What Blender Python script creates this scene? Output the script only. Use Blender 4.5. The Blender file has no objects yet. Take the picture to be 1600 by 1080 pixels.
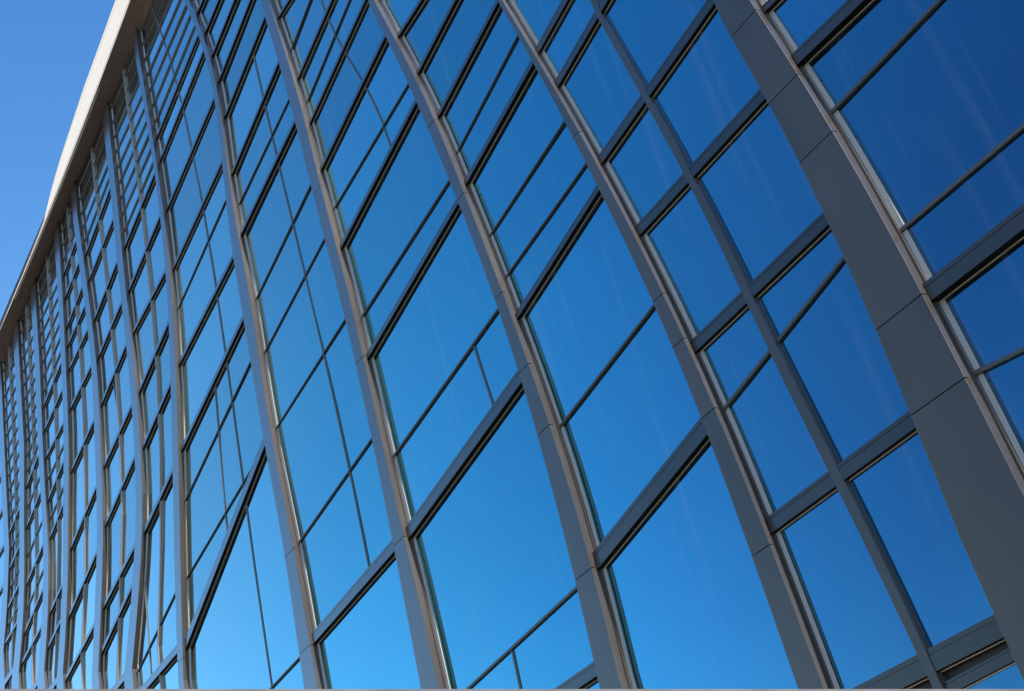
import bpy, bmesh, math, random
from mathutils import Matrix, Vector
random.seed(7)
R = math.radians
C = bpy.context.scene
COL = C.collection
CAM_ROT = [[0.499789, 0.539625, 0.677507], [0.833742, -0.087771, -0.545134], [-0.234703, 0.837318, -0.493775]]
CAM_LENS = 45.537

# ------------------------------------------------------------------ camera
cam = bpy.data.cameras.new('camera')
cam.lens = CAM_LENS
cam.sensor_width = 36
cam.clip_start = 0.05
cam.clip_end = 3000
co = bpy.data.objects.new('camera', cam)
m4 = Matrix(CAM_ROT).to_4x4()
m4.translation = (0, -10, 1.6)
co.matrix_world = m4
COL.objects.link(co)
C.camera = co
# ------------------------------------------------------------------ light
SUN = Vector((0.68, -0.034, 0.72)).normalized()          # direction towards the sun
elev = math.asin(SUN.z)
azim = math.atan2(SUN.x, SUN.y)
w = bpy.data.worlds.new('World')
C.world = w
w.use_nodes = True
nt = w.node_tree
bg = nt.nodes['Background']
sky = nt.nodes.new('ShaderNodeTexSky')
sky.sky_type = 'NISHITA'
sky.sun_disc = False
sky.sun_elevation = elev
sky.sun_rotation = azim
sky.altitude = 300
sky.air_density = 1.0
sky.dust_density = 0.6
sky.ozone_density = 3.0
hs = nt.nodes.new('ShaderNodeHueSaturation')
hs.inputs['Saturation'].default_value = 1.25
nt.links.new(sky.outputs[0], hs.inputs['Color'])
# thin haze: the sky pales slightly towards the horizon
wc = nt.nodes.new('ShaderNodeTexCoord')
ws = nt.nodes.new('ShaderNodeSeparateXYZ')
nt.links.new(wc.outputs['Generated'], ws.inputs[0])
wr = nt.nodes.new('ShaderNodeMapRange')
wr.inputs['From Min'].default_value = .74
wr.inputs['From Max'].default_value = .50
nt.links.new(ws.outputs['Z'], wr.inputs['Value'])
wm = nt.nodes.new('ShaderNodeMix')
wm.data_type = 'RGBA'
wm.blend_type = 'MULTIPLY'
wm.inputs[7].default_value = (1.35, 1.18, 1.03, 1)
nt.links.new(wr.outputs[0], wm.inputs[0])
nt.links.new(hs.outputs[0], wm.inputs[6])
nt.links.new(wm.outputs[2], bg.inputs['Color'])
bg.inputs['Strength'].default_value = 0.15
sl = bpy.data.lights.new('sun', 'SUN')
sl.energy = 5.0
sl.angle = R(0.5)
sl.color = (1.0, 0.89, 0.76)
so = bpy.data.objects.new('sun', sl)
so.rotation_euler = SUN.to_track_quat('Z', 'Y').to_euler()
so.location = (20, -20, 60)
COL.objects.link(so)
C.view_settings.view_transform = 'Standard'
C.view_settings.look = 'None'
C.view_settings.gamma = 1
C.view_settings.exposure = 1.05
# ------------------------------------------------------------------ materials
def mat(name, col, rough=.5, metal=0.0, noise=None, bump=None, spec=.5):
    m = bpy.data.materials.new(name)
    m.use_nodes = True
    t = m.node_tree
    b = t.nodes['Principled BSDF']
    b.inputs['Base Color'].default_value = (*col, 1)
    b.inputs['Roughness'].default_value = rough
    b.inputs['Metallic'].default_value = metal
    b.inputs['Specular IOR Level'].default_value = spec
    tc = t.nodes.new('ShaderNodeTexCoord')
    if noise:
        scale, amt, stretch = noise
        mp = t.nodes.new('ShaderNodeMapping')
        mp.inputs['Scale'].default_value = stretch
        t.links.new(tc.outputs['Object'], mp.inputs['Vector'])
        n = t.nodes.new('ShaderNodeTexNoise')
        n.inputs['Scale'].default_value = scale
        n.inputs['Detail'].default_value = 6
        t.links.new(mp.outputs[0], n.inputs['Vector'])
        mr = t.nodes.new('ShaderNodeMapRange')
        mr.inputs['From Min'].default_value = .3
        mr.inputs['From Max'].default_value = .7
        mr.inputs['To Min'].default_value = 1 - amt
        mr.inputs['To Max'].default_value = 1 + amt
        t.links.new(n.outputs['Fac'], mr.inputs['Value'])
        mx = t.nodes.new('ShaderNodeVectorMath')
        mx.operation = 'SCALE'
        mx.inputs[0].default_value = col
        t.links.new(mr.outputs[0], mx.inputs['Scale'])
        t.links.new(mx.outputs[0], b.inputs['Base Color'])
        mr2 = t.nodes.new('ShaderNodeMapRange')
        mr2.inputs['To Min'].default_value = max(0, rough - .1)
        mr2.inputs['To Max'].default_value = rough + .1
        t.links.new(n.outputs['Fac'], mr2.inputs['Value'])
        t.links.new(mr2.outputs[0], b.inputs['Roughness'])
    if bump:
        scale, strength, dist = bump
        n2 = t.nodes.new('ShaderNodeTexNoise')
        n2.inputs['Scale'].default_value = scale
        n2.inputs['Detail'].default_value = 1.0
        t.links.new(tc.outputs['Object'], n2.inputs['Vector'])
        bp = t.nodes.new('ShaderNodeBump')
        bp.inputs['Strength'].default_value = strength
        bp.inputs['Distance'].default_value = dist
        t.links.new(n2.outputs['Fac'], bp.inputs['Height'])
        t.links.new(bp.outputs[0], b.inputs['Normal'])
    return m

FIN = mat('coated_aluminium', (.052, .046, .042), .36, 0.0, noise=(1.3, .16, (1, 1, .3)), spec=.25)
FIN_B = mat('coated_aluminium_panel', (.047, .043, .040), .38, 0.0, noise=(1.7, .16, (1, 1, .3)), spec=.25)
RAIL = mat('dark_aluminium', (.022, .024, .028), .35, .0, noise=(1.6, .10, (.5, 1, 1)), spec=.3)
def gloss_at_grazing(m, rough):
    """clear-coated metal: matt face-on, reflecting the sky at a grazing angle"""
    t = m.node_tree
    b = t.nodes['Principled BSDF']
    g_ = t.nodes.new('ShaderNodeBsdfGlossy')
    g_.inputs['Roughness'].default_value = rough
    g_.inputs['Color'].default_value = (.95, .95, .95, 1)
    l_ = t.nodes.new('ShaderNodeLayerWeight')
    l_.inputs['Blend'].default_value = .5
    r_ = t.nodes.new('ShaderNodeValToRGB')
    e_ = r_.color_ramp
    e_.elements[0].position, e_.elements[0].color = .2, (.016, .016, .016, 1)
    e_.elements[1].position, e_.elements[1].color = 1.0, (.85, .85, .85, 1)
    for p_, v_ in ((.36, .04), (.46, .085), (.56, .17), (.66, .30), (.74, .42), (.85, .62)):
        q_ = e_.elements.new(p_)
        q_.color = (v_, v_, v_, 1)
    mx_ = t.nodes.new('ShaderNodeMixShader')
    t.links.new(l_.outputs['Facing'], r_.inputs[0])
    t.links.new(r_.outputs[0], mx_.inputs['Fac'])
    t.links.new(b.outputs[0], mx_.inputs[1])
    t.links.new(g_.outputs[0], mx_.inputs[2])
    t.links.new(mx_.outputs[0], t.nodes['Material Output'].inputs['Surface'])
gloss_at_grazing(FIN, .16)
gloss_at_grazing(FIN_B, .2)
gloss_at_grazing(RAIL, .16)
BEAD = mat('glazing_gasket', (.42, .35, .27), .45, .0)
BAR = mat('thin_bar_aluminium', (.055, .053, .052), .45, .0)
FIN_REFLECTION = mat('painted_fin_reflection', (.36, .36, .36), .4, .0)  # pale strip colour imitating the fin's bright reflection at the glass edge
SLIM = mat('slim_mullion_aluminium', (.21, .205, .195), .4, .0)
JOINT = mat('glass_joint', (.10, .10, .10), .45, .0)
UNDER_SHADE = mat('painted_underside_shade', (.008, .007, .006), .7, .0, spec=.1)  # deep shade under the transoms, put into a near-black colour
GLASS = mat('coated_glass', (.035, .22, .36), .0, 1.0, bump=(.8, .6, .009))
FASCIA = mat('white_render', (.97, .81, .61), .6, 0, noise=(2.5, .03, (.4, 1, 1)))
SOFFIT = mat('soffit_panel', (.21, .145, .105), .7, 0, noise=(2.0, .08, (1, 1, 1)))
BODY = mat('building_body', (.04, .04, .045), .8)
ROOF = mat('roof_membrane', (.3, .3, .3), .9, noise=(1.0, .15, (1, 1, 1)))
PAVE = mat('plaza_paving', (.055, .05, .045), .85, 0, noise=(.8, .2, (1, 1, 1)))
# angular reflectance of the coated glass: dark blue face-on, near-mirror at a grazing angle
gt = GLASS.node_tree
gb = gt.nodes['Principled BSDF']
gl = gt.nodes.new('ShaderNodeBsdfGlossy')
gl.inputs['Roughness'].default_value = 0.0
lw = gt.nodes.new('ShaderNodeLayerWeight')
lw.inputs['Blend'].default_value = .5
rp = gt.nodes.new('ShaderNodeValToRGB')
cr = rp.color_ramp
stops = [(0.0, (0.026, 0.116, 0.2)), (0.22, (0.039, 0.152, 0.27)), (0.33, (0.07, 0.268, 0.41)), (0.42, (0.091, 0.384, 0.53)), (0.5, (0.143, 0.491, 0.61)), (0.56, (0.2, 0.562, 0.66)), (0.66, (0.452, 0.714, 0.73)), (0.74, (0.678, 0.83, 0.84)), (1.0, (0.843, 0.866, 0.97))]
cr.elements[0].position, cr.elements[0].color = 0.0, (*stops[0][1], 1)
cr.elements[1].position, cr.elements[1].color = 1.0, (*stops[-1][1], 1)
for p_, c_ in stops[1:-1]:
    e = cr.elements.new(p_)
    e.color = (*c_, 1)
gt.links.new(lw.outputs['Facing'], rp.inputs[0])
oi = gt.nodes.new('ShaderNodeObjectInfo')
om = gt.nodes.new('ShaderNodeMapRange')
om.inputs['To Min'].default_value = .80
om.inputs['To Max'].default_value = 1.05
gt.links.new(oi.outputs['Random'], om.inputs['Value'])
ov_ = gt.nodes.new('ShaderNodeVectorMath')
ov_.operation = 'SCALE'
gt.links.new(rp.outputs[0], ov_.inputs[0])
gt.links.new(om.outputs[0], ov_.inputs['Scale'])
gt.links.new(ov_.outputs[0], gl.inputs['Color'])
gt.links.new(gb.inputs['Normal'].links[0].from_socket, gl.inputs['Normal'])
# thin film of dust with vertical rain streaks
df = gt.nodes.new('ShaderNodeBsdfDiffuse')
df.inputs['Color'].default_value = (.55, .55, .53, 1)
tc = gt.nodes.new('ShaderNodeTexCoord')
mp = gt.nodes.new('ShaderNodeMapping')
mp.inputs['Scale'].default_value = (5.0, 1.0, .22)
gt.links.new(tc.outputs['Object'], mp.inputs['Vector'])
ns = gt.nodes.new('ShaderNodeTexNoise')
ns.inputs['Scale'].default_value = 1.0
ns.inputs['Detail'].default_value = 5
gt.links.new(mp.outputs[0], ns.inputs['Vector'])
mr = gt.nodes.new('ShaderNodeMapRange')
mr.inputs['From Min'].default_value = .56
mr.inputs['From Max'].default_value = .82
mr.inputs['To Min'].default_value = .01
mr.inputs['To Max'].default_value = .10
gt.links.new(ns.outputs['Fac'], mr.inputs['Value'])
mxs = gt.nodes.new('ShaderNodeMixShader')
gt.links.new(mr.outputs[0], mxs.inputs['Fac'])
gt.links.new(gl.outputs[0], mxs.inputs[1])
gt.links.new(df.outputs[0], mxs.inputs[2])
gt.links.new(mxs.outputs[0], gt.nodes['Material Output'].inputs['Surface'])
STONE = mat('coping_stone', (.065, .065, .07), .8, 0, noise=(14, .3, (1, 1, 1)))
# ------------------------------------------------------------------ helpers
def obj(name, bm, mats, parent=None, smooth=False):
    bmesh.ops.recalc_face_normals(bm, faces=bm.faces)
    me = bpy.data.meshes.new(name)
    bm.to_mesh(me)
    bm.free()
    if smooth:
        for p in me.polygons:
            p.use_smooth = True
    o = bpy.data.objects.new(name, me)
    for m in (mats if isinstance(mats, (list, tuple)) else [mats]):
        me.materials.append(m)
    COL.objects.link(o)
    if parent:
        o.parent = parent
    return o

def loft(bm, rings, mi=0, cap=True):
    """closed cross-sections joined in order"""
    vs = [[bm.verts.new(p) for p in r] for r in rings]
    n = len(rings[0])
    for a, b in zip(vs[:-1], vs[1:]):
        for k in range(n):
            f = bm.faces.new((a[k], a[(k+1) % n], b[(k+1) % n], b[k]))
            f.material_index = mi
    if cap:
        for r in (vs[0], vs[-1]):
            f = bm.faces.new(r)
            f.material_index = mi

def box(bm, x0, x1, y0, y1, z0, z1, mi=0):
    loft(bm, [[(x0, y0, z), (x1, y0, z), (x1, y1, z), (x0, y1, z)] for z in (z0, z1)], mi)

def lerp(tab, z, k):
    if z <= tab[0][0]:
        return tab[0][k]
    for a, b in zip(tab[:-1], tab[1:]):
        if z <= b[0]:
            t = (z - a[0]) / max(1e-6, b[0] - a[0])
            return a[k] + (b[k] - a[k]) * t
    return tab[-1][k]

def band(bm, line, w, o0, o1, mi=0):
    """a straight-sided strip of width w following a polyline of (x, z) on the facade"""
    rings = []
    for i, (x, z) in enumerate(line):
        a = line[max(0, i-1)]
        b = line[min(len(line)-1, i+1)]
        dx, dz = b[0]-a[0], b[1]-a[1]
        l = math.hypot(dx, dz) or 1
        nx, nz = -dz/l*w/2, dx/l*w/2
        rings.append([(x-nx, -o0, z-nz), (x+nx, -o0, z+nz), (x+nx, -o1, z+nz), (x-nx, -o1, z-nz)])
    loft(bm, rings, mi)
# ------------------------------------------------------------------ survey of the facade, metres: x along the wall, z up, glass on y = 0
ZT = 28.7
FINS = [
    (0.085, [(0.0, -42.621, -41.654), (17.73, -42.621, -41.654), (18.33, -42.194, -41.278), (18.94, -41.793, -40.964), (19.54, -41.448, -40.712), (20.15, -41.171, -40.502), (20.75, -40.949, -40.304), (28.7, -40.949, -40.304)], []),
    (0.11, [(0.0, -40.714, -39.766), (16.33, -40.714, -39.766), (17.1, -40.157, -39.272), (17.86, -39.678, -38.896), (18.62, -39.326, -38.641), (19.38, -39.092, -38.462), (20.15, -38.924, -38.313), (20.91, -38.782, -38.172), (21.67, -38.646, -38.029), (22.43, -38.508, -37.885), (23.19, -38.37, -37.742), (28.7, -38.37, -37.742)], []),
    (0.11, [(0.0, -37.731, -36.942), (15.28, -37.731, -36.942), (15.98, -37.322, -36.557), (16.68, -36.947, -36.229), (17.39, -36.639, -35.984), (18.09, -36.418, -35.825), (18.79, -36.283, -35.742), (19.5, -36.219, -35.708), (20.2, -36.197, -35.695), (20.9, -36.192, -35.679), (21.6, -36.181, -35.648), (22.31, -36.153, -35.601), (23.01, -36.11, -35.546), (23.71, -36.059, -35.492), (24.42, -36.009, -35.443), (25.12, -35.965, -35.399), (28.7, -35.965, -35.399)], []),
    (0.12, [(0.0, -35.741, -35.067), (14.49, -35.741, -35.067), (15.2, -35.347, -34.686), (15.91, -34.979, -34.348), (16.61, -34.665, -34.07), (17.32, -34.413, -33.846), (18.03, -34.209, -33.652), (18.74, -34.022, -33.459), (19.45, -33.829, -33.262), (20.15, -33.635, -33.081), (20.86, -33.464, -32.938), (21.57, -33.334, -32.835), (22.28, -33.245, -32.761), (22.99, -33.178, -32.696), (23.69, -33.119, -32.632), (24.4, -33.059, -32.573), (25.11, -33.004, -32.524), (25.82, -32.96, -32.487), (26.53, -32.931, -32.456), (28.7, -32.931, -32.456)], []),
    (0.12, [(0.0, -32.552, -31.947), (13.35, -32.552, -31.947), (14.07, -32.239, -31.631), (14.79, -31.921, -31.313), (15.51, -31.607, -31.012), (16.23, -31.326, -30.756), (16.95, -31.1, -30.56), (17.67, -30.936, -30.417), (18.39, -30.814, -30.302), (19.11, -30.708, -30.196), (19.83, -30.606, -30.094), (20.55, -30.511, -30.01), (21.27, -30.442, -29.965), (21.99, -30.416, -29.969), (22.71, -30.439, -30.016), (23.43, -30.501, -30.086), (24.15, -30.58, -30.162), (24.87, -30.661, -30.236), (25.59, -30.74, -30.311), (26.31, -30.819, -30.392), (27.03, -30.908, -30.476), (28.7, -30.908, -30.476)], []),
    (0.12, [(0.0, -30.032, -29.375), (12.43, -30.032, -29.375), (13.16, -29.542, -28.891), (13.89, -29.062, -28.428), (14.63, -28.621, -28.021), (15.36, -28.257, -27.701), (16.09, -27.988, -27.476), (16.83, -27.807, -27.325), (17.56, -27.687, -27.224), (18.29, -27.605, -27.154), (19.03, -27.552, -27.113), (19.76, -27.526, -27.096), (20.49, -27.522, -27.094), (21.23, -27.529, -27.099), (21.96, -27.54, -27.101), (22.69, -27.544, -27.09), (23.43, -27.537, -27.07), (24.16, -27.518, -27.045), (24.89, -27.499, -27.031), (25.63, -27.491, -27.036), (26.36, -27.505, -27.054), (28.7, -27.505, -27.054)], []),
    (0.14, [(0.0, -26.441, -26.112), (10.92, -26.441, -26.112), (11.64, -26.3, -25.94), (12.36, -26.145, -25.762), (13.08, -25.974, -25.575), (13.81, -25.788, -25.381), (14.53, -25.596, -25.183), (15.25, -25.406, -24.989), (15.97, -25.218, -24.799), (16.69, -25.032, -24.621), (17.41, -24.848, -24.457), (18.13, -24.671, -24.311), (18.85, -24.515, -24.186), (19.58, -24.387, -24.086), (20.3, -24.292, -24.014), (21.02, -24.228, -23.967), (21.74, -24.189, -23.941), (22.46, -24.17, -23.933), (23.18, -24.173, -23.943), (23.9, -24.197, -23.971), (24.62, -24.239, -24.012), (25.35, -24.292, -24.059), (26.07, -24.349, -24.105), (26.79, -24.409, -24.154), (27.51, -24.473, -24.205), (28.7, -24.473, -24.205)], [11.39]),
    (0.14, [(0.0, -20.435, -19.921), (8.64, -20.435, -19.921), (9.36, -20.411, -19.924), (10.08, -20.386, -19.931), (10.81, -20.37, -19.951), (11.53, -20.371, -19.988), (12.25, -20.393, -20.037), (12.97, -20.427, -20.083), (13.7, -20.457, -20.108), (14.42, -20.476, -20.106), (15.14, -20.487, -20.086), (15.87, -20.496, -20.064), (16.59, -20.508, -20.059), (17.31, -20.519, -20.076), (18.03, -20.517, -20.109), (18.76, -20.492, -20.135), (19.48, -20.438, -20.133), (20.2, -20.361, -20.096), (20.93, -20.279, -20.038), (21.65, -20.216, -19.989), (22.37, -20.195, -19.979), (23.09, -20.231, -20.024), (23.82, -20.327, -20.128), (24.54, -20.477, -20.283), (25.26, -20.667, -20.476), (25.98, -20.883, -20.678), (28.7, -20.883, -20.678)], [9.23, 11.09]),
    (0.16, [(0.0, -16.524, -16.029), (7.18, -16.524, -16.029), (7.89, -16.499, -16.037), (8.61, -16.479, -16.057), (9.32, -16.464, -16.087), (10.03, -16.453, -16.118), (10.74, -16.446, -16.143), (11.46, -16.443, -16.158), (12.17, -16.449, -16.168), (12.88, -16.466, -16.177), (13.59, -16.494, -16.194), (14.3, -16.536, -16.224), (15.02, -16.588, -16.27), (15.73, -16.647, -16.324), (16.44, -16.702, -16.376), (17.15, -16.751, -16.419), (17.87, -16.794, -16.455), (18.58, -16.841, -16.497), (19.29, -16.9, -16.557), (20.0, -16.972, -16.637), (20.71, -17.054, -16.731), (21.43, -17.14, -16.83), (22.14, -17.228, -16.93), (28.7, -17.228, -16.93)], [9.46, 12.85, 16.74]),
    (0.17, [(0.0, -12.374, -11.965), (5.66, -12.374, -11.965), (6.37, -12.318, -11.917), (7.08, -12.271, -11.883), (7.79, -12.238, -11.871), (8.51, -12.222, -11.884), (9.22, -12.22, -11.918), (9.93, -12.234, -11.968), (10.64, -12.266, -12.03), (11.35, -12.318, -12.1), (12.06, -12.388, -12.179), (12.77, -12.472, -12.262), (13.48, -12.566, -12.35), (14.19, -12.668, -12.443), (14.91, -12.778, -12.549), (15.62, -12.897, -12.673), (16.33, -13.025, -12.818), (17.04, -13.166, -12.981), (17.75, -13.324, -13.154), (18.46, -13.496, -13.33), (28.7, -13.496, -13.33)], [7.0, 9.06, 10.06, 11.35, 13.34, 15.0]),
    (0.15, [(0.0, -9.299, -8.965), (4.51, -9.299, -8.965), (5.23, -9.292, -8.971), (5.96, -9.288, -8.983), (6.68, -9.291, -9.006), (7.4, -9.303, -9.042), (8.12, -9.332, -9.094), (8.85, -9.38, -9.162), (9.57, -9.447, -9.243), (10.29, -9.531, -9.338), (11.01, -9.625, -9.447), (11.74, -9.727, -9.566), (12.46, -9.836, -9.694), (13.18, -9.953, -9.83), (13.9, -10.079, -9.973), (14.63, -10.215, -10.123), (15.35, -10.359, -10.274), (28.7, -10.359, -10.274)], [5.93, 7.64, 8.63, 9.32, 12.25]),
    (0.2, [(0.0, -6.775, -6.009), (4.96, -6.775, -6.009), (5.68, -6.741, -6.021), (6.39, -6.712, -6.035), (7.11, -6.69, -6.054), (7.82, -6.679, -6.082), (8.54, -6.683, -6.123), (9.25, -6.703, -6.177), (9.97, -6.741, -6.245), (10.68, -6.797, -6.328), (11.39, -6.866, -6.416), (28.7, -6.866, -6.416)], [6.17, 7.11, 9.24, 10.12, 11.22]),
]
MULLIONS = [
    (10, 0.07, [(0.0, -7.785, -7.683), (3.94, -7.785, -7.683), (4.81, -7.842, -7.731), (5.68, -7.913, -7.795), (6.55, -7.998, -7.875), (7.41, -8.079, -7.955), (8.28, -8.143, -8.028), (9.15, -8.201, -8.096), (10.02, -8.275, -8.175), (10.89, -8.373, -8.275), (11.76, -8.486, -8.394), (12.63, -8.606, -8.52), (13.49, -8.729, -8.645), (28.7, -9.328999999999999, -9.245)]),
    (0, 0.06, [(0.0, -41.191, -41.139), (2.05, -41.191, -41.139), (4.1, -41.191, -41.139), (6.15, -41.191, -41.139), (8.2, -41.191, -41.139), (10.25, -41.191, -41.139), (12.3, -41.191, -41.139), (14.35, -41.191, -41.139), (16.4, -41.165, -41.113), (18.45, -40.3, -40.248), (20.5, -39.618, -39.566), (22.55, -39.385, -39.333), (24.6, -39.324, -39.272), (26.65, -39.324, -39.272), (28.7, -39.324, -39.272)]),
    (1, 0.06, [(0.0, -38.734, -38.682), (2.05, -38.734, -38.682), (4.1, -38.734, -38.682), (6.15, -38.734, -38.682), (8.2, -38.734, -38.682), (10.25, -38.734, -38.682), (12.3, -38.734, -38.682), (14.35, -38.734, -38.682), (16.4, -38.383, -38.331), (18.45, -37.502, -37.45), (20.5, -37.206, -37.154), (22.55, -36.992, -36.94), (24.6, -36.861, -36.809), (26.65, -36.844, -36.792), (28.7, -36.844, -36.792)]),
    (2, 0.06, [(0.0, -36.343, -36.291), (2.05, -36.343, -36.291), (4.1, -36.343, -36.291), (6.15, -36.343, -36.291), (8.2, -36.343, -36.291), (10.25, -36.343, -36.291), (12.3, -36.343, -36.291), (14.35, -36.343, -36.291), (16.4, -35.554, -35.502), (18.45, -34.933, -34.881), (20.5, -34.603, -34.551), (22.55, -34.38, -34.328), (24.6, -34.216, -34.164), (26.65, -34.142, -34.09), (28.7, -34.142, -34.09)]),
    (3, 0.06, [(0.0, -33.785, -33.733), (2.05, -33.785, -33.733), (4.1, -33.785, -33.733), (6.15, -33.785, -33.733), (8.2, -33.785, -33.733), (10.25, -33.785, -33.733), (12.3, -33.785, -33.733), (14.35, -33.558, -33.506), (16.4, -32.681, -32.629), (18.45, -32.143, -32.091), (20.5, -31.74, -31.688), (22.55, -31.565, -31.513), (24.6, -31.582, -31.53), (26.65, -31.653, -31.601), (28.7, -31.677, -31.625)]),
    (4, 0.06, [(0.0, -30.977, -30.925), (2.05, -30.977, -30.925), (4.1, -30.977, -30.925), (6.15, -30.977, -30.925), (8.2, -30.977, -30.925), (10.25, -30.977, -30.925), (12.3, -30.977, -30.925), (14.35, -30.119, -30.067), (16.4, -29.281, -29.229), (18.45, -28.915, -28.863), (20.5, -28.745, -28.693), (22.55, -28.751, -28.699), (24.6, -28.829, -28.777), (26.65, -28.936, -28.884), (28.7, -28.957, -28.905)]),
    (5, 0.06, [(0.0, -27.875, -27.823), (2.05, -27.875, -27.823), (4.1, -27.875, -27.823), (6.15, -27.875, -27.823), (8.2, -27.875, -27.823), (10.25, -27.875, -27.823), (12.3, -27.728, -27.676), (14.35, -26.885, -26.833), (16.4, -26.24, -26.188), (18.45, -25.849, -25.797), (20.5, -25.654, -25.602), (22.55, -25.599, -25.547), (24.6, -25.607, -25.555), (26.65, -25.699, -25.647), (28.7, -25.738, -25.686)]),
]
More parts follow.
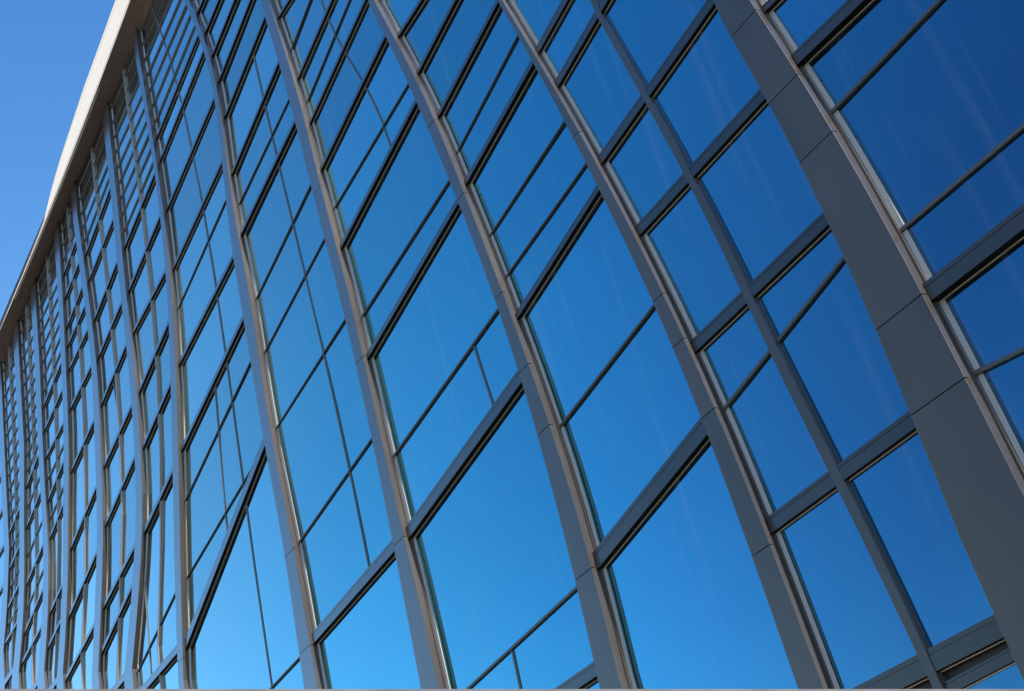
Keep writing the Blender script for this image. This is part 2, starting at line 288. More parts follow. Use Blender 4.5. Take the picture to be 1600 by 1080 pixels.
TRANSOMS = [
    (0, [(1.02, 1.02, 0.18, 0.09), (2.32, 2.32, 0.18, 0.09), (3.62, 3.62, 0.18, 0.09), (4.92, 4.92, 0.18, 0.09), (6.22, 6.22, 0.18, 0.09), (7.52, 7.52, 0.18, 0.09), (8.82, 8.82, 0.18, 0.09), (10.12, 10.12, 0.18, 0.09), (11.42, 11.42, 0.18, 0.09), (12.72, 12.72, 0.18, 0.09), (14.02, 14.02, 0.18, 0.09), (15.32, 15.32, 0.18, 0.09), (16.62, 16.62, 0.18, 0.09), (17.922, 17.959, 0.099, 0.062), (18.407, 18.511, 0.05, 0.034), (18.892, 19.064, 0.099, 0.062), (19.48, 19.662, 0.05, 0.034), (20.067, 20.261, 0.099, 0.062), (20.66, 20.876, 0.05, 0.034), (21.252, 21.491, 0.099, 0.062), (21.77, 21.97, 0.045, 0.034), (22.29, 22.45, 0.045, 0.034), (22.81, 22.93, 0.045, 0.034), (23.33, 23.41, 0.045, 0.034), (23.85, 23.89, 0.045, 0.034), (24.37, 24.37, 0.045, 0.034), (24.89, 24.89, 0.045, 0.034), (25.41, 25.41, 0.045, 0.034), (25.93, 25.93, 0.045, 0.034), (26.45, 26.45, 0.045, 0.034), (26.97, 26.97, 0.045, 0.034), (27.49, 27.49, 0.045, 0.034), (28.01, 28.01, 0.045, 0.034)]),
    (1, [(0.9, 0.9, 0.18, 0.09), (2.2, 2.2, 0.18, 0.09), (3.5, 3.5, 0.18, 0.09), (4.8, 4.8, 0.18, 0.09), (6.1, 6.1, 0.18, 0.09), (7.4, 7.4, 0.18, 0.09), (8.7, 8.7, 0.18, 0.09), (10.0, 10.0, 0.18, 0.09), (11.3, 11.3, 0.18, 0.09), (12.6, 12.6, 0.18, 0.09), (13.9, 13.9, 0.18, 0.09), (15.2, 15.2, 0.18, 0.09), (16.496, 16.715, 0.105, 0.062), (17.259, 17.747, 0.105, 0.062), (17.95, 18.39, 0.05, 0.034), (18.642, 19.032, 0.105, 0.062), (19.529, 19.896, 0.05, 0.034), (20.416, 20.76, 0.099, 0.062), (21.062, 21.398, 0.05, 0.034), (21.708, 22.035, 0.099, 0.062), (22.23, 22.5, 0.045, 0.034), (22.75, 22.97, 0.045, 0.034), (23.27, 23.43, 0.045, 0.034), (23.79, 23.9, 0.045, 0.034), (24.31, 24.36, 0.045, 0.034), (24.83, 24.83, 0.045, 0.034), (25.35, 25.35, 0.045, 0.034), (25.87, 25.87, 0.045, 0.034), (26.39, 26.39, 0.045, 0.034), (26.91, 26.91, 0.045, 0.034), (27.43, 27.43, 0.045, 0.034), (27.95, 27.95, 0.045, 0.034)]),
    (2, [(1.5, 1.5, 0.18, 0.09), (2.8, 2.8, 0.18, 0.09), (4.1, 4.1, 0.18, 0.09), (5.4, 5.4, 0.18, 0.09), (6.7, 6.7, 0.18, 0.09), (8.0, 8.0, 0.18, 0.09), (9.3, 9.3, 0.18, 0.09), (10.6, 10.6, 0.18, 0.09), (11.9, 11.9, 0.18, 0.09), (13.2, 13.2, 0.18, 0.09), (14.5, 14.5, 0.18, 0.09), (15.799, 16.061, 0.105, 0.069), (16.692, 16.972, 0.105, 0.069), (18.846, 19.216, 0.105, 0.062), (19.45, 19.828, 0.05, 0.034), (20.055, 20.44, 0.105, 0.062), (20.772, 20.988, 0.05, 0.034), (21.49, 21.535, 0.099, 0.062), (22.411, 22.617, 0.099, 0.062), (23.226, 23.526, 0.099, 0.062), (23.75, 24.0, 0.045, 0.034), (24.27, 24.47, 0.045, 0.034), (24.79, 24.94, 0.045, 0.034), (25.31, 25.41, 0.045, 0.034), (25.83, 25.88, 0.045, 0.034), (26.35, 26.35, 0.045, 0.034), (26.87, 26.87, 0.045, 0.034), (27.39, 27.39, 0.045, 0.034), (27.91, 27.91, 0.045, 0.034)]),
    (3, [(1.26, 1.26, 0.18, 0.09), (2.56, 2.56, 0.18, 0.09), (3.86, 3.86, 0.18, 0.09), (5.16, 5.16, 0.18, 0.09), (6.46, 6.46, 0.18, 0.09), (7.76, 7.76, 0.18, 0.09), (9.06, 9.06, 0.18, 0.09), (10.36, 10.36, 0.18, 0.09), (11.66, 11.66, 0.18, 0.09), (12.96, 12.96, 0.18, 0.09), (14.261, 14.681, 0.112, 0.075), (15.788, 16.429, 0.112, 0.075), (17.555, 18.149, 0.105, 0.069), (19.695, 20.024, 0.105, 0.069), (21.553, 21.662, 0.105, 0.069), (22.808, 22.914, 0.099, 0.062), (23.61, 23.778, 0.099, 0.062), (24.239, 24.517, 0.099, 0.062), (25.259, 25.472, 0.099, 0.062), (26.101, 26.354, 0.099, 0.062), (26.65, 26.86, 0.045, 0.034), (27.2, 27.37, 0.045, 0.034), (27.75, 27.88, 0.045, 0.034)]),
    (4, [(0.73, 0.73, 0.18, 0.09), (2.03, 2.03, 0.18, 0.09), (3.33, 3.33, 0.18, 0.09), (4.63, 4.63, 0.18, 0.09), (5.93, 5.93, 0.18, 0.09), (7.23, 7.23, 0.18, 0.09), (8.53, 8.53, 0.18, 0.09), (9.83, 9.83, 0.18, 0.09), (11.13, 11.13, 0.18, 0.09), (12.43, 12.43, 0.18, 0.09), (13.727, 14.381, 0.118, 0.075), (14.76, 15.197, 0.118, 0.075), (16.735, 17.319, 0.112, 0.069), (18.305, 18.705, 0.112, 0.069), (20.069, 20.499, 0.105, 0.069), (21.515, 21.832, 0.105, 0.069), (22.795, 23.179, 0.105, 0.069), (24.286, 24.613, 0.099, 0.062), (25.246, 25.711, 0.099, 0.062), (25.8, 26.18, 0.045, 0.034), (26.35, 26.66, 0.045, 0.034), (26.9, 27.13, 0.045, 0.034), (27.45, 27.6, 0.045, 0.034), (28.0, 28.07, 0.045, 0.034)]),
    (5, [(1.16, 1.16, 0.18, 0.09), (4.66, 4.66, 0.18, 0.09), (8.16, 8.16, 0.18, 0.09), (11.66, 11.66, 0.18, 0.09), (15.161, 15.664, 0.124, 0.081), (17.195, 17.706, 0.112, 0.075), (18.696, 19.195, 0.112, 0.075), (20.457, 20.532, 0.105, 0.069), (21.755, 22.175, 0.105, 0.069), (23.149, 23.542, 0.105, 0.069), (23.7, 24.03, 0.045, 0.034), (24.25, 24.51, 0.045, 0.034), (24.8, 25.0, 0.045, 0.034), (25.35, 25.48, 0.045, 0.034), (25.9, 25.96, 0.045, 0.034), (26.45, 26.45, 0.045, 0.034), (27.0, 27.0, 0.045, 0.034), (27.55, 27.55, 0.045, 0.034), (28.1, 28.1, 0.045, 0.034)]),
    (6, [(2.54, 2.54, 0.18, 0.09), (7.04, 7.04, 0.18, 0.09), (11.542, 13.611, 0.199, 0.088), (15.79, 16.624, 0.114, 0.075), (17.786, 18.217, 0.108, 0.069), (20.257, 20.718, 0.102, 0.062), (21.991, 22.502, 0.102, 0.062), (23.567, 24.133, 0.096, 0.062), (24.35, 24.796, 0.096, 0.062), (24.93, 25.3, 0.055, 0.034), (25.51, 25.81, 0.055, 0.034), (26.09, 26.31, 0.055, 0.034), (26.67, 26.82, 0.055, 0.034), (27.25, 27.32, 0.055, 0.034), (27.83, 27.83, 0.055, 0.034)]),
    (7, [(2.23, 2.23, 0.18, 0.09), (5.74, 5.74, 0.18, 0.09), (9.235, 9.45, 0.199, 0.088), (18.383, 18.847, 0.09, 0.08), (20.013, 20.625, 0.084, 0.072), (21.563, 22.118, 0.078, 0.072), (22.65, 23.203, 0.078, 0.072), (23.55, 24.01, 0.08, 0.075), (24.45, 24.82, 0.08, 0.075), (25.35, 25.63, 0.08, 0.075), (26.25, 26.43, 0.08, 0.075), (27.15, 27.24, 0.08, 0.075), (28.05, 28.05, 0.08, 0.075)]),
    (8, [(2.21, 2.21, 0.18, 0.09), (5.82, 5.82, 0.18, 0.09), (9.415, 10.004, 0.209, 0.088), (12.798, 13.416, 0.102, 0.08), (15.209, 15.82, 0.09, 0.08), (17.128, 17.69, 0.084, 0.072), (18.339, 18.936, 0.078, 0.064), (19.591, 20.207, 0.078, 0.064), (21.555, 21.202, 0.072, 0.064), (22.86, 22.56, 0.08, 0.075), (24.16, 23.92, 0.08, 0.075), (25.46, 25.28, 0.08, 0.075), (26.76, 26.64, 0.08, 0.075), (28.06, 28.0, 0.08, 0.075)]),
    (9, [(3.37, 3.37, 0.18, 0.09), (6.973, 7.489, 0.228, 0.088), (10.856, 11.331, 0.096, 0.08), (13.52, 13.971, 0.09, 0.08), (15.082, 15.527, 0.084, 0.072), (16.224, 16.649, 0.078, 0.072), (17.322, 17.292, 0.072, 0.072), (18.82, 18.8, 0.08, 0.075), (20.32, 20.3, 0.08, 0.075), (21.82, 21.81, 0.08, 0.075), (23.32, 23.31, 0.08, 0.075), (24.82, 24.82, 0.08, 0.075), (26.32, 26.32, 0.08, 0.075), (27.82, 27.82, 0.08, 0.075)]),
    (10, [(1.39, 1.39, 0.18, 0.09), (3.788, 3.831, 0.117, 0.036), (4.048, 4.037, 0.211, 0.06), (6.062, 6.11, 0.179, 0.066), (8.432, 8.509, 0.164, 0.066), (10.288, 10.335, 0.156, 0.066), (11.61, 11.945, 0.148, 0.066), (13.238, 13.834, 0.133, 0.066), (14.026, 14.654, 0.133, 0.06), (15.63, 16.15, 0.17, 0.075), (17.23, 17.64, 0.17, 0.075), (18.83, 19.14, 0.17, 0.075), (20.43, 20.64, 0.17, 0.075), (22.03, 22.13, 0.17, 0.075), (23.63, 23.63, 0.17, 0.075), (25.23, 25.23, 0.17, 0.075), (26.83, 26.83, 0.17, 0.075)]),
    (11, [(0.63, 0.63, 0.18, 0.09), (3.83, 3.83, 0.18, 0.09), (7.044, 7.03, 0.199, 0.11), (10.306, 10.084, 0.162, 0.1), (11.222, 10.922, 0.095, 0.07), (13.12, 12.87, 0.2, 0.075), (15.02, 14.82, 0.2, 0.075), (16.92, 16.77, 0.2, 0.075), (18.82, 18.72, 0.2, 0.075), (20.72, 20.67, 0.2, 0.075), (22.62, 22.62, 0.2, 0.075), (24.52, 24.52, 0.2, 0.075), (26.42, 26.42, 0.2, 0.075)]),
]
BARS = [
    (11, 'h', [(-6.145, 9.563), (-4.607, 9.604)], 0.045),
    (11, 'h', [(-5.992, 7.903), (-5.804, 7.902), (-5.617, 7.902), (-5.429, 7.901), (-5.241, 7.901), (-5.053, 7.901), (-4.866, 7.9), (-4.678, 7.9), (-4.49, 7.899)], 0.045),
    (11, 'h', [(-5.9, 6.207), (-5.482, 6.146)], 0.05),
    (10, 'h', [(-8.946, 7.647), (-8.677, 7.703), (-8.409, 7.759), (-8.141, 7.815), (-7.873, 7.872), (-7.604, 7.928), (-7.336, 7.984), (-7.068, 8.04), (-6.799, 8.096)], 0.045),
    (9, 'h', [(-12.241, 14.27), (-11.994, 14.325), (-11.748, 14.381), (-11.501, 14.437), (-11.255, 14.492), (-11.009, 14.548), (-10.762, 14.604), (-10.516, 14.659), (-10.27, 14.715)], 0.02),
    (9, 'h', [(-12.177, 12.445), (-11.904, 12.481), (-11.63, 12.518), (-11.357, 12.554), (-11.083, 12.591), (-10.809, 12.627), (-10.536, 12.663), (-10.262, 12.7), (-9.989, 12.736)], 0.025),
    (9, 'h', [(-11.938, 11.648), (-11.676, 11.677), (-11.414, 11.706), (-11.152, 11.734), (-10.89, 11.763), (-10.628, 11.792), (-10.366, 11.821), (-10.104, 11.85), (-9.842, 11.878)], 0.025),
    (9, 'h', [(-11.807, 9.034), (-11.524, 9.077), (-11.24, 9.119), (-10.956, 9.162), (-10.672, 9.204), (-10.389, 9.247), (-10.105, 9.29), (-9.821, 9.332), (-9.537, 9.375)], 0.035),
    (8, 'h', [(-16.718, 20.472), (-15.573, 20.801)], 0.025),
    (8, 'h', [(-16.566, 18.896), (-16.293, 18.963), (-16.02, 19.031), (-15.746, 19.099), (-15.473, 19.167), (-15.199, 19.235), (-14.926, 19.302), (-14.653, 19.37), (-14.379, 19.438)], 0.018),
    (8, 'h', [(-16.376, 16.154), (-15.952, 16.182), (-15.528, 16.211), (-15.105, 16.239), (-14.681, 16.268), (-14.257, 16.296), (-13.833, 16.325), (-13.41, 16.353), (-12.986, 16.382)], 0.022),
    (8, 'h', [(-16.255, 13.65), (-15.827, 13.689), (-15.398, 13.729), (-14.97, 13.769), (-14.541, 13.808), (-14.112, 13.848), (-13.684, 13.888), (-13.255, 13.927), (-12.827, 13.967)], 0.03),
    (8, 'h', [(-16.002, 10.907), (-15.567, 10.958), (-15.131, 11.008), (-14.696, 11.059), (-14.261, 11.11), (-13.826, 11.16), (-13.39, 11.211), (-12.955, 11.262), (-12.52, 11.312)], 0.035),
    (8, 'h', [(-15.543, 6.768), (-15.157, 6.795), (-14.771, 6.822), (-14.385, 6.848), (-13.999, 6.875), (-13.614, 6.902), (-13.228, 6.929), (-12.842, 6.956), (-12.456, 6.983)], 0.04),
    (7, 'h', [(-20.216, 19.18), (-19.838, 19.229), (-19.461, 19.278), (-19.083, 19.327), (-18.705, 19.376), (-18.327, 19.425), (-17.949, 19.474), (-17.572, 19.523), (-17.194, 19.572)], 0.018),
    (7, 'h', [(-20.049, 16.677), (-19.666, 16.747), (-19.283, 16.817), (-18.9, 16.886), (-18.516, 16.956), (-18.133, 17.026), (-17.75, 17.095), (-17.367, 17.165), (-16.984, 17.235)], 0.022),
    (7, 'h', [(-20.11, 15.393), (-19.709, 15.453), (-19.308, 15.513), (-18.906, 15.573), (-18.505, 15.633), (-18.104, 15.693), (-17.703, 15.753), (-17.301, 15.813), (-16.9, 15.873)], 0.022),
    (7, 'h', [(-20.15, 13.677), (-19.725, 13.715), (-19.3, 13.754), (-18.874, 13.792), (-18.449, 13.831), (-18.024, 13.869), (-17.598, 13.908), (-17.173, 13.946), (-16.748, 13.985)], 0.025),
    (7, 'h', [(-19.986, 11.186), (-19.577, 11.229), (-19.168, 11.271), (-18.758, 11.314), (-18.349, 11.357), (-17.94, 11.399), (-17.531, 11.442), (-17.122, 11.484), (-16.713, 11.527)], 0.03),
    (6, 'h', [(-24.171, 19.196), (-23.77, 19.264), (-23.368, 19.332), (-22.966, 19.4), (-22.564, 19.468), (-22.163, 19.535), (-21.761, 19.603), (-21.359, 19.671), (-20.957, 19.739)], 0.018),
    (6, 'h', [(-25.328, 14.631), (-24.764, 14.753), (-24.2, 14.874), (-23.636, 14.995), (-23.072, 15.116), (-22.509, 15.237), (-21.945, 15.358), (-21.381, 15.479), (-20.817, 15.6)], 0.022),
    (6, 'h', [(-26.0, 12.97), (-25.639, 13.015), (-25.278, 13.06), (-24.917, 13.105), (-24.556, 13.151), (-24.195, 13.196), (-23.833, 13.241), (-23.472, 13.286), (-23.111, 13.331)], 0.022),
    (5, 'h', [(-29.875, 12.195), (-29.453, 12.292), (-29.03, 12.389), (-28.608, 12.487), (-28.186, 12.584), (-27.764, 12.681), (-27.341, 12.778), (-26.919, 12.876), (-26.497, 12.973)], 0.025),
    (6, 'h', [(-22.05, 9.233), (-20.65, 9.281)], 0.03),
    (8, 'p', [(-13.204, 10.117), (-13.214, 10.251), (-13.224, 10.385), (-13.234, 10.519), (-13.245, 10.653), (-13.255, 10.787), (-13.265, 10.922), (-13.275, 11.056), (-13.286, 11.19)], 0.03),
    (8, 'p', [(-14.281, 5.512), (-14.271, 5.677), (-14.261, 5.841), (-14.251, 6.006), (-14.241, 6.171), (-14.231, 6.336), (-14.221, 6.501), (-14.211, 6.666), (-14.201, 6.831)], 0.03),
    (8, 'v', [(-14.149, 15.914), (-14.212, 16.482), (-14.333, 17.05), (-14.494, 17.618), (-14.675, 18.187), (-14.856, 18.755), (-15.019, 19.323), (-15.143, 19.891), (-15.21, 20.459)], 0.014),
    (7, 'v', [(-17.608, 9.743), (-17.624, 11.208), (-17.677, 12.673), (-17.756, 14.138), (-17.854, 15.603), (-17.961, 17.068), (-18.067, 18.534), (-18.163, 19.999), (-18.24, 21.464)], 0.018),
    (6, 'v', [(-22.032, 9.274), (-22.017, 11.644), (-21.956, 14.013), (-21.895, 16.383), (-21.88, 18.753), (-21.958, 21.122), (-22.175, 23.492), (-22.575, 25.861), (-23.207, 28.231)], 0.022),
    (6, 'v', [(-23.035, 13.34), (-22.993, 13.664), (-22.952, 13.987), (-22.91, 14.31), (-22.868, 14.633), (-22.826, 14.956), (-22.784, 15.279), (-22.742, 15.602), (-22.7, 15.925)], 0.016),
    (6, 'v', [(-24.842, 11.735), (-24.879, 10.287)], 0.018),
    (5, 'v', [(-28.446, 11.624), (-28.416, 11.986), (-28.387, 12.347), (-28.358, 12.708), (-28.328, 13.07), (-28.299, 13.431), (-28.27, 13.793), (-28.24, 14.154), (-28.211, 14.515)], 0.018),
    (4, 'v', [(-29.025, 19.901), (-28.863, 18.874)], 0.014),
    (4, 'v', [(-29.004, 18.196), (-29.094, 17.502)], 0.014),
]
SOFFIT_IN = (0.03275, 29.26026)
SOFFIT_OUT = (0.00384, 0.28019, 33.09883)
FASCIA_H = [(-38.6, 0.06), (-36.5, 0.16), (-34.5, 0.26), (-32.75, 0.36), (-32.6, 0.75), (-32.45, 1.2), (-32.2, 1.65), (-31.8, 2.0), (-31.2, 2.3), (-29.37, 2.97), (-26.09, 3.19)]

def straight(x0, x1):
    return [(0.0, x0, x1), (ZT, x0, x1)]
FINS = [(.06, straight(-44.9, -44.4), [])] + FINS + [(.13, straight(-2.6, -2.1), [4.5, 9.0]), (.13, straight(.9, 1.4), [4.5, 9.0]), (.13, straight(4.4, 4.9), [4.5, 9.0])]
TR = {0: [(z*1.3+.4, z*1.3+.4, .16, .05) for z in range(1, 20)]}
for i, rows in TRANSOMS:
    TR[i+1] = rows
for i in (13, 14):
    TR[i] = [(z, z, .22, .11) for z in (2.2, 5.44, 8.7, 12, 15.2, 18.4, 21.6, 24.8)]
MULLIONS = [(i+1, p, t) for i, p, t in MULLIONS]
BARS = [(i+1, k, l, w) for i, k, l, w in BARS]
# ------------------------------------------------------------------ ground and the sloping wall in front
bm = bmesh.new()
s = 900
vs = [bm.verts.new(p) for p in ((-s, -s, 0), (s, -s, 0), (s, s, 0), (-s, s, 0))]
bm.faces.new(vs)
g = obj('ground', bm, PAVE)
g['kind'] = 'structure'
# ------------------------------------------------------------------ the building
B = bpy.data.objects.new('office_building', None)
B.location = (0, 0, 0)
COL.objects.link(B)
B['label'] = 'modern office building with blue mirror glass facade, metal fins and white roof edge'
B['category'] = 'building'

bm = bmesh.new()
box(bm, -44.9, 4.9, .06, 16, .0, ZT + 1.2)
obj('body_wall', bm, BODY, B)
bm = bmesh.new()
box(bm, -45.2, 5.2, .4, 16.3, ZT + 1.25, ZT + 1.5)
obj('roof', bm, ROOF, B)

# fins
def fin_mesh(p, tab, seams, cap_depth=.62):
    bm = bmesh.new()
    cuts = [tab[0][0]] + [s for s in seams if tab[0][0] < s < tab[-1][0]] + [tab[-1][0]]
    for ip, (a, b) in enumerate(zip(cuts[:-1], cuts[1:])):
        a2 = a + (.006 if a != cuts[0] else 0)
        b2 = b - (.006 if b != cuts[-1] else 0)
        zs = [a2] + [r[0] for r in tab if a2 + .02 < r[0] < b2 - .02] + [b2]
        rings = []
        c = .005
        for z in zs:
            l, r = lerp(tab, z, 1), lerp(tab, z, 2)
            f = p * cap_depth
            rings.append([(l, -f, z), (r, -f, z), (r, -(p-c), z), (r-c, -p, z), (l+c, -p, z), (l, -(p-c), z)])
        loft(bm, rings, ip % 2)
    k = min(1, p / .1)
    for e, o0, o1 in ((.022*k, .22*p, .66*p), (-.008*k, -.05, .28*p)):
        rings = []
        for r_ in tab:
            z, l, r = r_
            rings.append([(l+e, -o0, z), (r-e, -o0, z), (r-e, -o1, z), (l+e, -o1, z)])
        loft(bm, rings)
    return bm
for i, (p, tab, seams) in enumerate(FINS):
    o = obj('facade_fin', fin_mesh(p, tab, seams), [FIN, FIN_B], B)
    if i == 12:
        o['label'] = 'broad flat dark grey fin with fine panel joints'
for i, p, tab in MULLIONS:
    bm = bmesh.new()
    rings = []
    for z, l, r in tab:
        rings.append([(l, .04, z), (r, .04, z), (r, -p, z), (l, -p, z)])
    loft(bm, rings)
    rings = []
    for z, l, r in tab:
        rings.append([(r, .04, z), (r+.014, .04, z), (r+.014, -.018, z), (r, -.018, z)])
    loft(bm, rings)
    obj('mullion', bm, FIN if p == MULLIONS[0][1] else SLIM, B)

# transoms: bottom edge heights at the two ends, height, depth
def edge(i, z, side):
    return lerp(FINS[i][1], z, side)
pend_t = []
cells = []
for i in sorted(TR):
    rows = sorted(TR[i], key=lambda r: r[0] + r[1])
    for zl, zr, h, q in rows:
        xl, xr = edge(i, zl + h/2, 2) - .02, edge(i+1, zr + h/2, 1) + .02
        pend_t.append((i, xl, zl, xr, zr, h, q))
    full = [(0.0, 0.0, .25, .05)] + rows + [(ZT, ZT, .2, .05)]
    for a, b in zip(full[:-1], full[1:]):
        zl0, zr0, zl1, zr1 = a[0]+a[2], a[1]+a[2], b[0], b[1]
        if min(zl1 - zl0, zr1 - zr0) < .12:
            continue
        cells.append((i, zl0, zr0, zl1, zr1))

INV = Matrix(CAM_ROT).transposed()
def screen(x, z):
    v = INV @ Vector((x, 10, z - 1.6))
    if v.z > -.1:
        return (9, 9)
    k = CAM_LENS / 36 / -v.z
    return (v.x * k, v.y * k)
def shown(quad):
    """rough share of the photograph a quad on the facade takes"""
    n = 0
    pts = []
    for a in range(6):
        for b in range(6):
            s_, t_ = (a+.5)/6, (b+.5)/6
            l = quad[0].lerp(quad[3], t_)
            r = quad[1].lerp(quad[2], t_)
            q = l.lerp(r, s_)
            u, v = screen(q.x, q.y)
            n += abs(u) < .5 and abs(v) < .34
    P = [screen(q.x, q.y) for q in quad]
    if any(p[0] > 8 for p in P):
        return 0
    ar = abs(sum(P[k][0]*P[(k+1) % 4][1] - P[(k+1) % 4][0]*P[k][1] for k in range(4)))/2
    return ar * n / 36

def transom_into(bm, t):
    i, xl, zl, xr, zr, h, q = t
    g1, g2 = h*.72, h*.72 + .010
    def slab(b0, b1, o0, o1):
        loft(bm, [[(x, -o0, z+b0), (x, -o1, z+b0), (x, -o1, z+b1), (x, -o0, z+b1)] for x, z in ((xl, zl), (xr, zr))])
    slab(0, g1, -.045, q)
    slab(g1, g2, -.045, q-.012)
    slab(g2, h, -.045, q-.004)
    loft(bm, [[(x, .03, z-.006), (x, .03, z+.002), (x, -(q-.005), z+.002), (x, -(q-.005), z-.006)] for x, z in ((xl, zl), (xr, zr))], 2)  # added plate that paints the underside shade
    # drip lip under the rail, close to the glass
    loft(bm, [[(x, -.004, z-.020), (x, -.014, z-.020), (x, -.014, z-.007), (x, -.004, z-.007)] for x, z in ((xl, zl), (xr, zr))], 1)
pend_t.sort(key=lambda t: -shown([Vector((t[1], t[2])), Vector((t[3], t[4])), Vector((t[3], t[4]+t[5])), Vector((t[1], t[2]+t[5]))]))
for t in pend_t[:100]:
    bm = bmesh.new()
    transom_into(bm, t)
    obj('transom', bm, [RAIL, BEAD, UNDER_SHADE], B)
bm = bmesh.new()
for t in pend_t[100:]:
    transom_into(bm, t)
o = obj('transom', bm, [RAIL, BEAD, UNDER_SHADE], B)
o['kind'] = 'stuff'

# windows
def polyx(line, z):
    tab = sorted((q[1], q[0]) for q in line)
    return lerp(tab, z, 1)
def polyz(line, x):
    tab = sorted((q[0], q[1]) for q in line)
    if x < tab[0][0]:
        a, b = tab[0], tab[1]
    elif x > tab[-1][0]:
        a, b = tab[-2], tab[-1]
    else:
        return lerp(tab, x, 1)
    return a[1] + (b[1]-a[1]) * (x-a[0]) / (b[0]-a[0] or 1)

def pane_into(bm, i, corners, mi=0):
    bl, br, tr, tl = corners
    N = 8
    tx, tz = max(-.005, min(.005, random.gauss(0, .0032))), max(-.004, min(.004, random.gauss(0, .0026)))
    wdt = max(.3, (br-bl).length)
    hgt = max(.3, (tl-bl).length)
    k_ = min(1, 2.6 / max(wdt, hgt))
    tx, tz = tx*k_, tz*k_
    amp = random.uniform(-.002, .0035) * min(wdt, hgt, 2.0)
    grid = []
    for a in range(N+1):
        row = []
        for b in range(N+1):
            s_, t_ = a/N, b/N
            pl, pr = bl.lerp(tl, t_), br.lerp(tr, t_)
            pl.x, pr.x = edge(i, pl.y, 2) - .06, edge(i+1, pr.y, 1) + .06
            q = pl.lerp(pr, s_)
            off = tx*wdt*(s_-.5) + tz*hgt*(t_-.5) + amp*math.sin(math.pi*s_)*math.sin(math.pi*t_)
            row.append(bm.verts.new((q.x, -off, q.y)))
        grid.append(row)
    for a in range(N):
        for b in range(N):
            f = bm.faces.new((grid[a][b], grid[a+1][b], grid[a+1][b+1], grid[a][b+1]))
            f.material_index = mi
            f.smooth = True

def cell_parts(c):
    """glass quads, glazing bars and frame beads of one window"""
    i, zl0, zr0, zl1, zr1 = c
    xl = lambda z: edge(i, z, 2) - .03
    xr = lambda z: edge(i+1, z, 1) + .03
    A, Bq, Cq, D = Vector((xl(zl0), zl0)), Vector((xr(zr0), zr0)), Vector((xr(zr1), zr1)), Vector((xl(zl1), zl1))
    hb = []
    vb = []
    xm = (A.x + Bq.x)/2
    for bi, k, line, w in BARS:
        if bi != i:
            continue
        if k == 'h':
            zc = polyz(line, xm) if len(line) < 3 else lerp(sorted((q[0], q[1]) for q in line), (line[0][0]+line[-1][0])/2, 1)
            lo = (zl0+zr0)/2
            hi = (zl1+zr1)/2
            if lo < zc < hi:
                hb.append((zc, line, w))
        else:
            zs = [q[1] for q in line]
            z0c, z1c = min(zl0, zr0), max(zl1, zr1)
            over = (min(max(zs), z1c) - max(min(zs), z0c)) / (z1c - z0c)
            if k == 'p' and over > .02:
                vb.append((line, w))
            elif k == 'v' and over > .3:
                # run the joint from rail to rail
                p_ = sorted(line, key=lambda q: q[1])
                def ext(a, b, z):
                    return (a[0] + (b[0]-a[0])*(z-a[1])/(b[1]-a[1] or 1), z)
                if p_[0][1] > z0c:
                    p_ = [ext(p_[0], p_[1], z0c)] + p_
                if p_[-1][1] < z1c:
                    p_ = p_ + [ext(p_[-2], p_[-1], z1c)]
                vb.append((p_, w))
    hb.sort(key=lambda q: q[0])
    return A, Bq, Cq, D, hb, vb

def clip_line_z(line, zlo, zhi):
    pts = sorted(line, key=lambda q: q[1])
    out = []
    za, zb = max(zlo, pts[0][1]), min(zhi, pts[-1][1])
    out.append((polyx(pts, za), za))
    out += [q for q in pts if za+.05 < q[1] < zb-.05]
    out.append((polyx(pts, zb), zb))
    return out

def split_panes(A, Bq, Cq, D, hb):
    levels = [(A.y, Bq.y)]
    for zc, line, w in hb:
        a, b = polyz(line, A.x), polyz(line, Bq.x)
        a = min(max(a, levels[-1][0]+.05), D.y-.05)
        b = min(max(b, levels[-1][1]+.05), Cq.y-.05)
        levels.append((a, b))
    levels.append((D.y, Cq.y))
    res = []
    def lx(z): return A.x + (D.x-A.x)*(z-A.y)/max(.01, D.y-A.y)
    def rx(z): return Bq.x + (Cq.x-Bq.x)*(z-Bq.y)/max(.01, Cq.y-Bq.y)
    for (a0, b0), (a1, b1) in zip(levels[:-1], levels[1:]):
        res.append((Vector((lx(a0), a0)), Vector((rx(b0), b0)), Vector((rx(b1), b1)), Vector((lx(a1), a1))))
    return res

def bead_into(bm, i, A, Bq, Cq, D, mi=0):
    w = .010
    def side(f, k, z0, z1, sgn):
        n = max(2, int((z1-z0)/.7)+1)
        rings = []
        for j in range(n+1):
            z = z0 + (z1-z0)*j/n
            x = edge(f, z, k) + sgn*(.054 if sgn > 0 else .006)
            rings.append([(x, .02, z), (x+sgn*w, .02, z), (x+sgn*w, -.011, z), (x, -.011, z)])
        loft(bm, rings, mi)
    n = max(2, int((D.y-A.y)/.7)+1)
    rings = []
    for j in range(n+1):
        z = A.y + (D.y-A.y)*j/n
        x = edge(i, z, 2)
        rings.append([(x-.02, .02, z), (x+.065, .02, z), (x+.065, -.009, z), (x-.02, -.009, z)])
    loft(bm, rings, mi+1)  # added pale strip in place of the fin's mirrored glint
    side(i, 2, A.y, D.y, 1)
    side(i+1, 1, Bq.y, Cq.y, -1)
    loft(bm, [[(q.x, .02, q.y-.002), (q.x, -.010, q.y-.002), (q.x, -.010, q.y+.012), (q.x, .02, q.y+.012)] for q in (A, Bq)], mi)

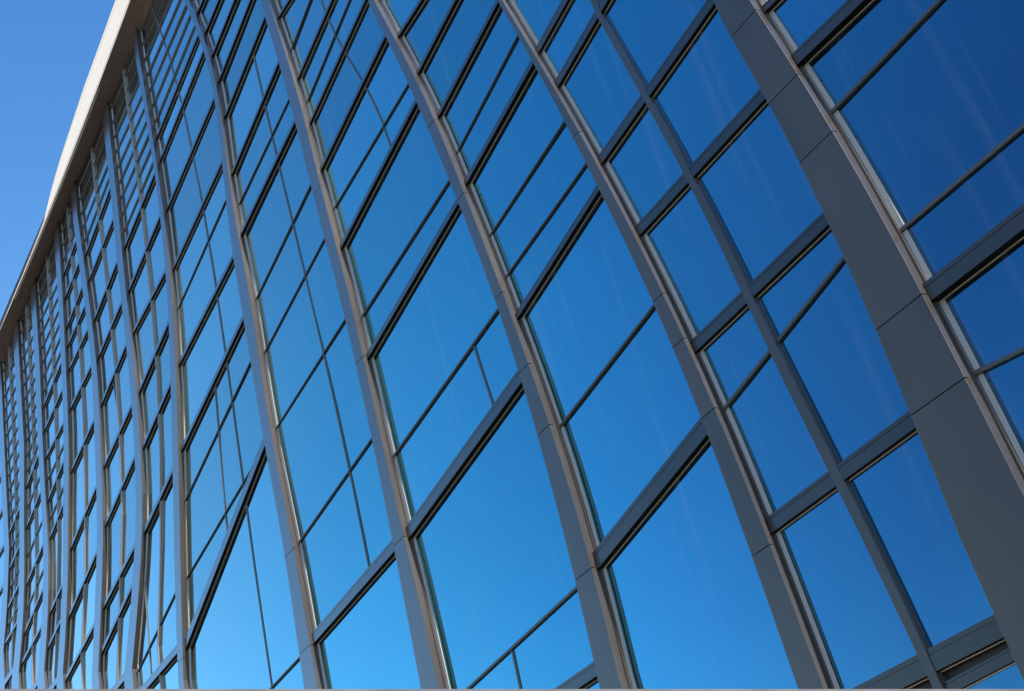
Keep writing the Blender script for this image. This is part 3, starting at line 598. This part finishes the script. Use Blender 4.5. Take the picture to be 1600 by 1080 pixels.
def cellkey(c):
    i, zl0, zr0, zl1, zr1 = c
    return -shown([Vector((edge(i, zl0, 2), zl0)), Vector((edge(i+1, zr0, 1), zr0)), Vector((edge(i+1, zr1, 1), zr1)), Vector((edge(i, zl1, 2), zl1))])
cells.sort(key=cellkey)
for c in cells[:100]:
    A, Bq, Cq, D, hb, vb = cell_parts(c)
    fb = bmesh.new()
    bead_into(fb, c[0], A, Bq, Cq, D)
    wn = obj('window', fb, [BEAD, FIN_REFLECTION], B)
    gb = bmesh.new()
    for q in split_panes(A, Bq, Cq, D, hb):
        pane_into(gb, c[0], q)
    obj('pane', gb, GLASS, wn)
    for zc, line, w in hb:
        xa = edge(c[0], polyz(line, A.x), 2) - .02
        xb = edge(c[0]+1, polyz(line, Bq.x), 1) + .02
        l2 = [q for q in sorted(line) if xa+.1 < q[0] < xb-.1]
        l2 = [(xa, polyz(line, xa))] + l2 + [(xb, polyz(line, xb))]
        bb = bmesh.new()
        band(bb, l2, w*.85, -.03, .024 + w*.3)
        obj('glazing_bar', bb, BAR, wn)
    for line, w in vb:
        bb = bmesh.new()
        xm = polyx(line, (A.y+Bq.y+Cq.y+D.y)/4)
        t_ = min(1, max(0, (xm-A.x)/(Bq.x-A.x)))
        za, zb = A.y+(Bq.y-A.y)*t_, D.y+(Cq.y-D.y)*t_
        if min(zb, max(q[1] for q in line)) - max(za, min(q[1] for q in line)) < .1:
            bb.free()
            continue
        band(bb, clip_line_z(line, za-.03, zb+.03), w*.75, -.03, .024)
        obj('glazing_bar', bb, JOINT, wn)
bm = bmesh.new()
for c in cells[100:]:
    A, Bq, Cq, D, hb, vb = cell_parts(c)
    bead_into(bm, c[0], A, Bq, Cq, D, 1)
    for q in split_panes(A, Bq, Cq, D, hb):
        pane_into(bm, c[0], q, 0)
o = obj('window', bm, [GLASS, BEAD, FIN_REFLECTION], B)
o['kind'] = 'stuff'

# roof edge: soffit of panels and a white fascia that ends in a rounded nose
OV = .5
TILT = .20
def zin(x): return SOFFIT_IN[0]*min(x, -18) + SOFFIT_IN[1]
def zout(x): return SOFFIT_OUT[0]*x*x + SOFFIT_OUT[1]*x + SOFFIT_OUT[2] if x < -18 else zout(-18.001)
HT = [(-45.2, .02)] + FASCIA_H + [(5.2, FASCIA_H[-1][1])]
bm = bmesh.new()
x = -45.2
while x < 5.2:
    x1 = min(x + 1.25, 5.2)
    loft(bm, [[(q, .02, zin(q)), (q, -OV, zout(q)), (q, -OV, zout(q)+.03), (q, .02, zin(q)+.03)] for q in (x+.007, x1-.007)])
    x = x1
obj('soffit', bm, SOFFIT, B)
bm = bmesh.new()
loft(bm, [[(q, .04, zin(q)+.014), (q, -OV+.03, zout(q)+.014), (q, -OV+.03, zout(q)+.2), (q, .04, zin(q)+.2)] for q in [-45.2 + k*2.1 for k in range(25)]])
obj('soffit_carrier', bm, SOFFIT, B)
bm = bmesh.new()
loft(bm, [[(q, .05, zin(q)-.11), (q, -.012, zin(q)-.11), (q, -.012, zin(q)-.02), (q, .05, zin(q)-.02)] for q in (-45.0, -18, 5.0)])
obj('head_trim', bm, BAR, B)
def fascia(z0f, z1f, out):
    bm = bmesh.new()
    rings = []
    xs = sorted(set([r[0] for r in HT] + [-44+k*1.5 for k in range(33)]))
    for q in xs:
        h = lerp(HT, q, 1)
        a, b = z0f(h), z1f(h)
        z = zout(q) + .004
        rings.append([(q, .06+TILT*a-OV, z+a), (q, -OV-out+TILT*a, z+a), (q, -OV-out+TILT*b, z+b), (q, .06+TILT*b-OV, z+b)])
    loft(bm, rings)
    return bm
obj('fascia', fascia(lambda h: 0, lambda h: h*.87, .003), FASCIA, B)
obj('fascia_joint', fascia(lambda h: h*.87, lambda h: h*.885, -.015), BEAD, B)
obj('coping', fascia(lambda h: h*.885, lambda h: h, .006), FASCIA, B)

# ------------------------------------------------------------------ sloping wall that the camera looks over
M3 = Matrix(CAM_ROT)
dr = (M3 @ Vector((0, -(534)/1600*36, -CAM_LENS))).normalized()
P0 = Vector((0, -10, 1.6)) + dr * 2.6
ax = M3.col[0].normalized()
nrm = Vector((-ax.y, ax.x, 0)).normalized()
if nrm.dot(dr) < 0:
    nrm = -nrm
bm = bmesh.new()
rings = []
for s_ in (-2.6, 2.6):
    p = P0 + ax * s_
    q = p + nrm * .35
    c = .012
    rings.append([(p.x, p.y, 0), (p.x, p.y, p.z-c), (p.x+nrm.x*c, p.y+nrm.y*c, p.z), (q.x-nrm.x*c, q.y-nrm.y*c, p.z-.004), (q.x, q.y, p.z-c), (q.x, q.y, 0)])
loft(bm, rings)
wl = obj('stone_wall', bm, STONE)
wl['label'] = 'pale grey stone wall with only its flat top edge showing along the bottom'
wl['category'] = 'wall'
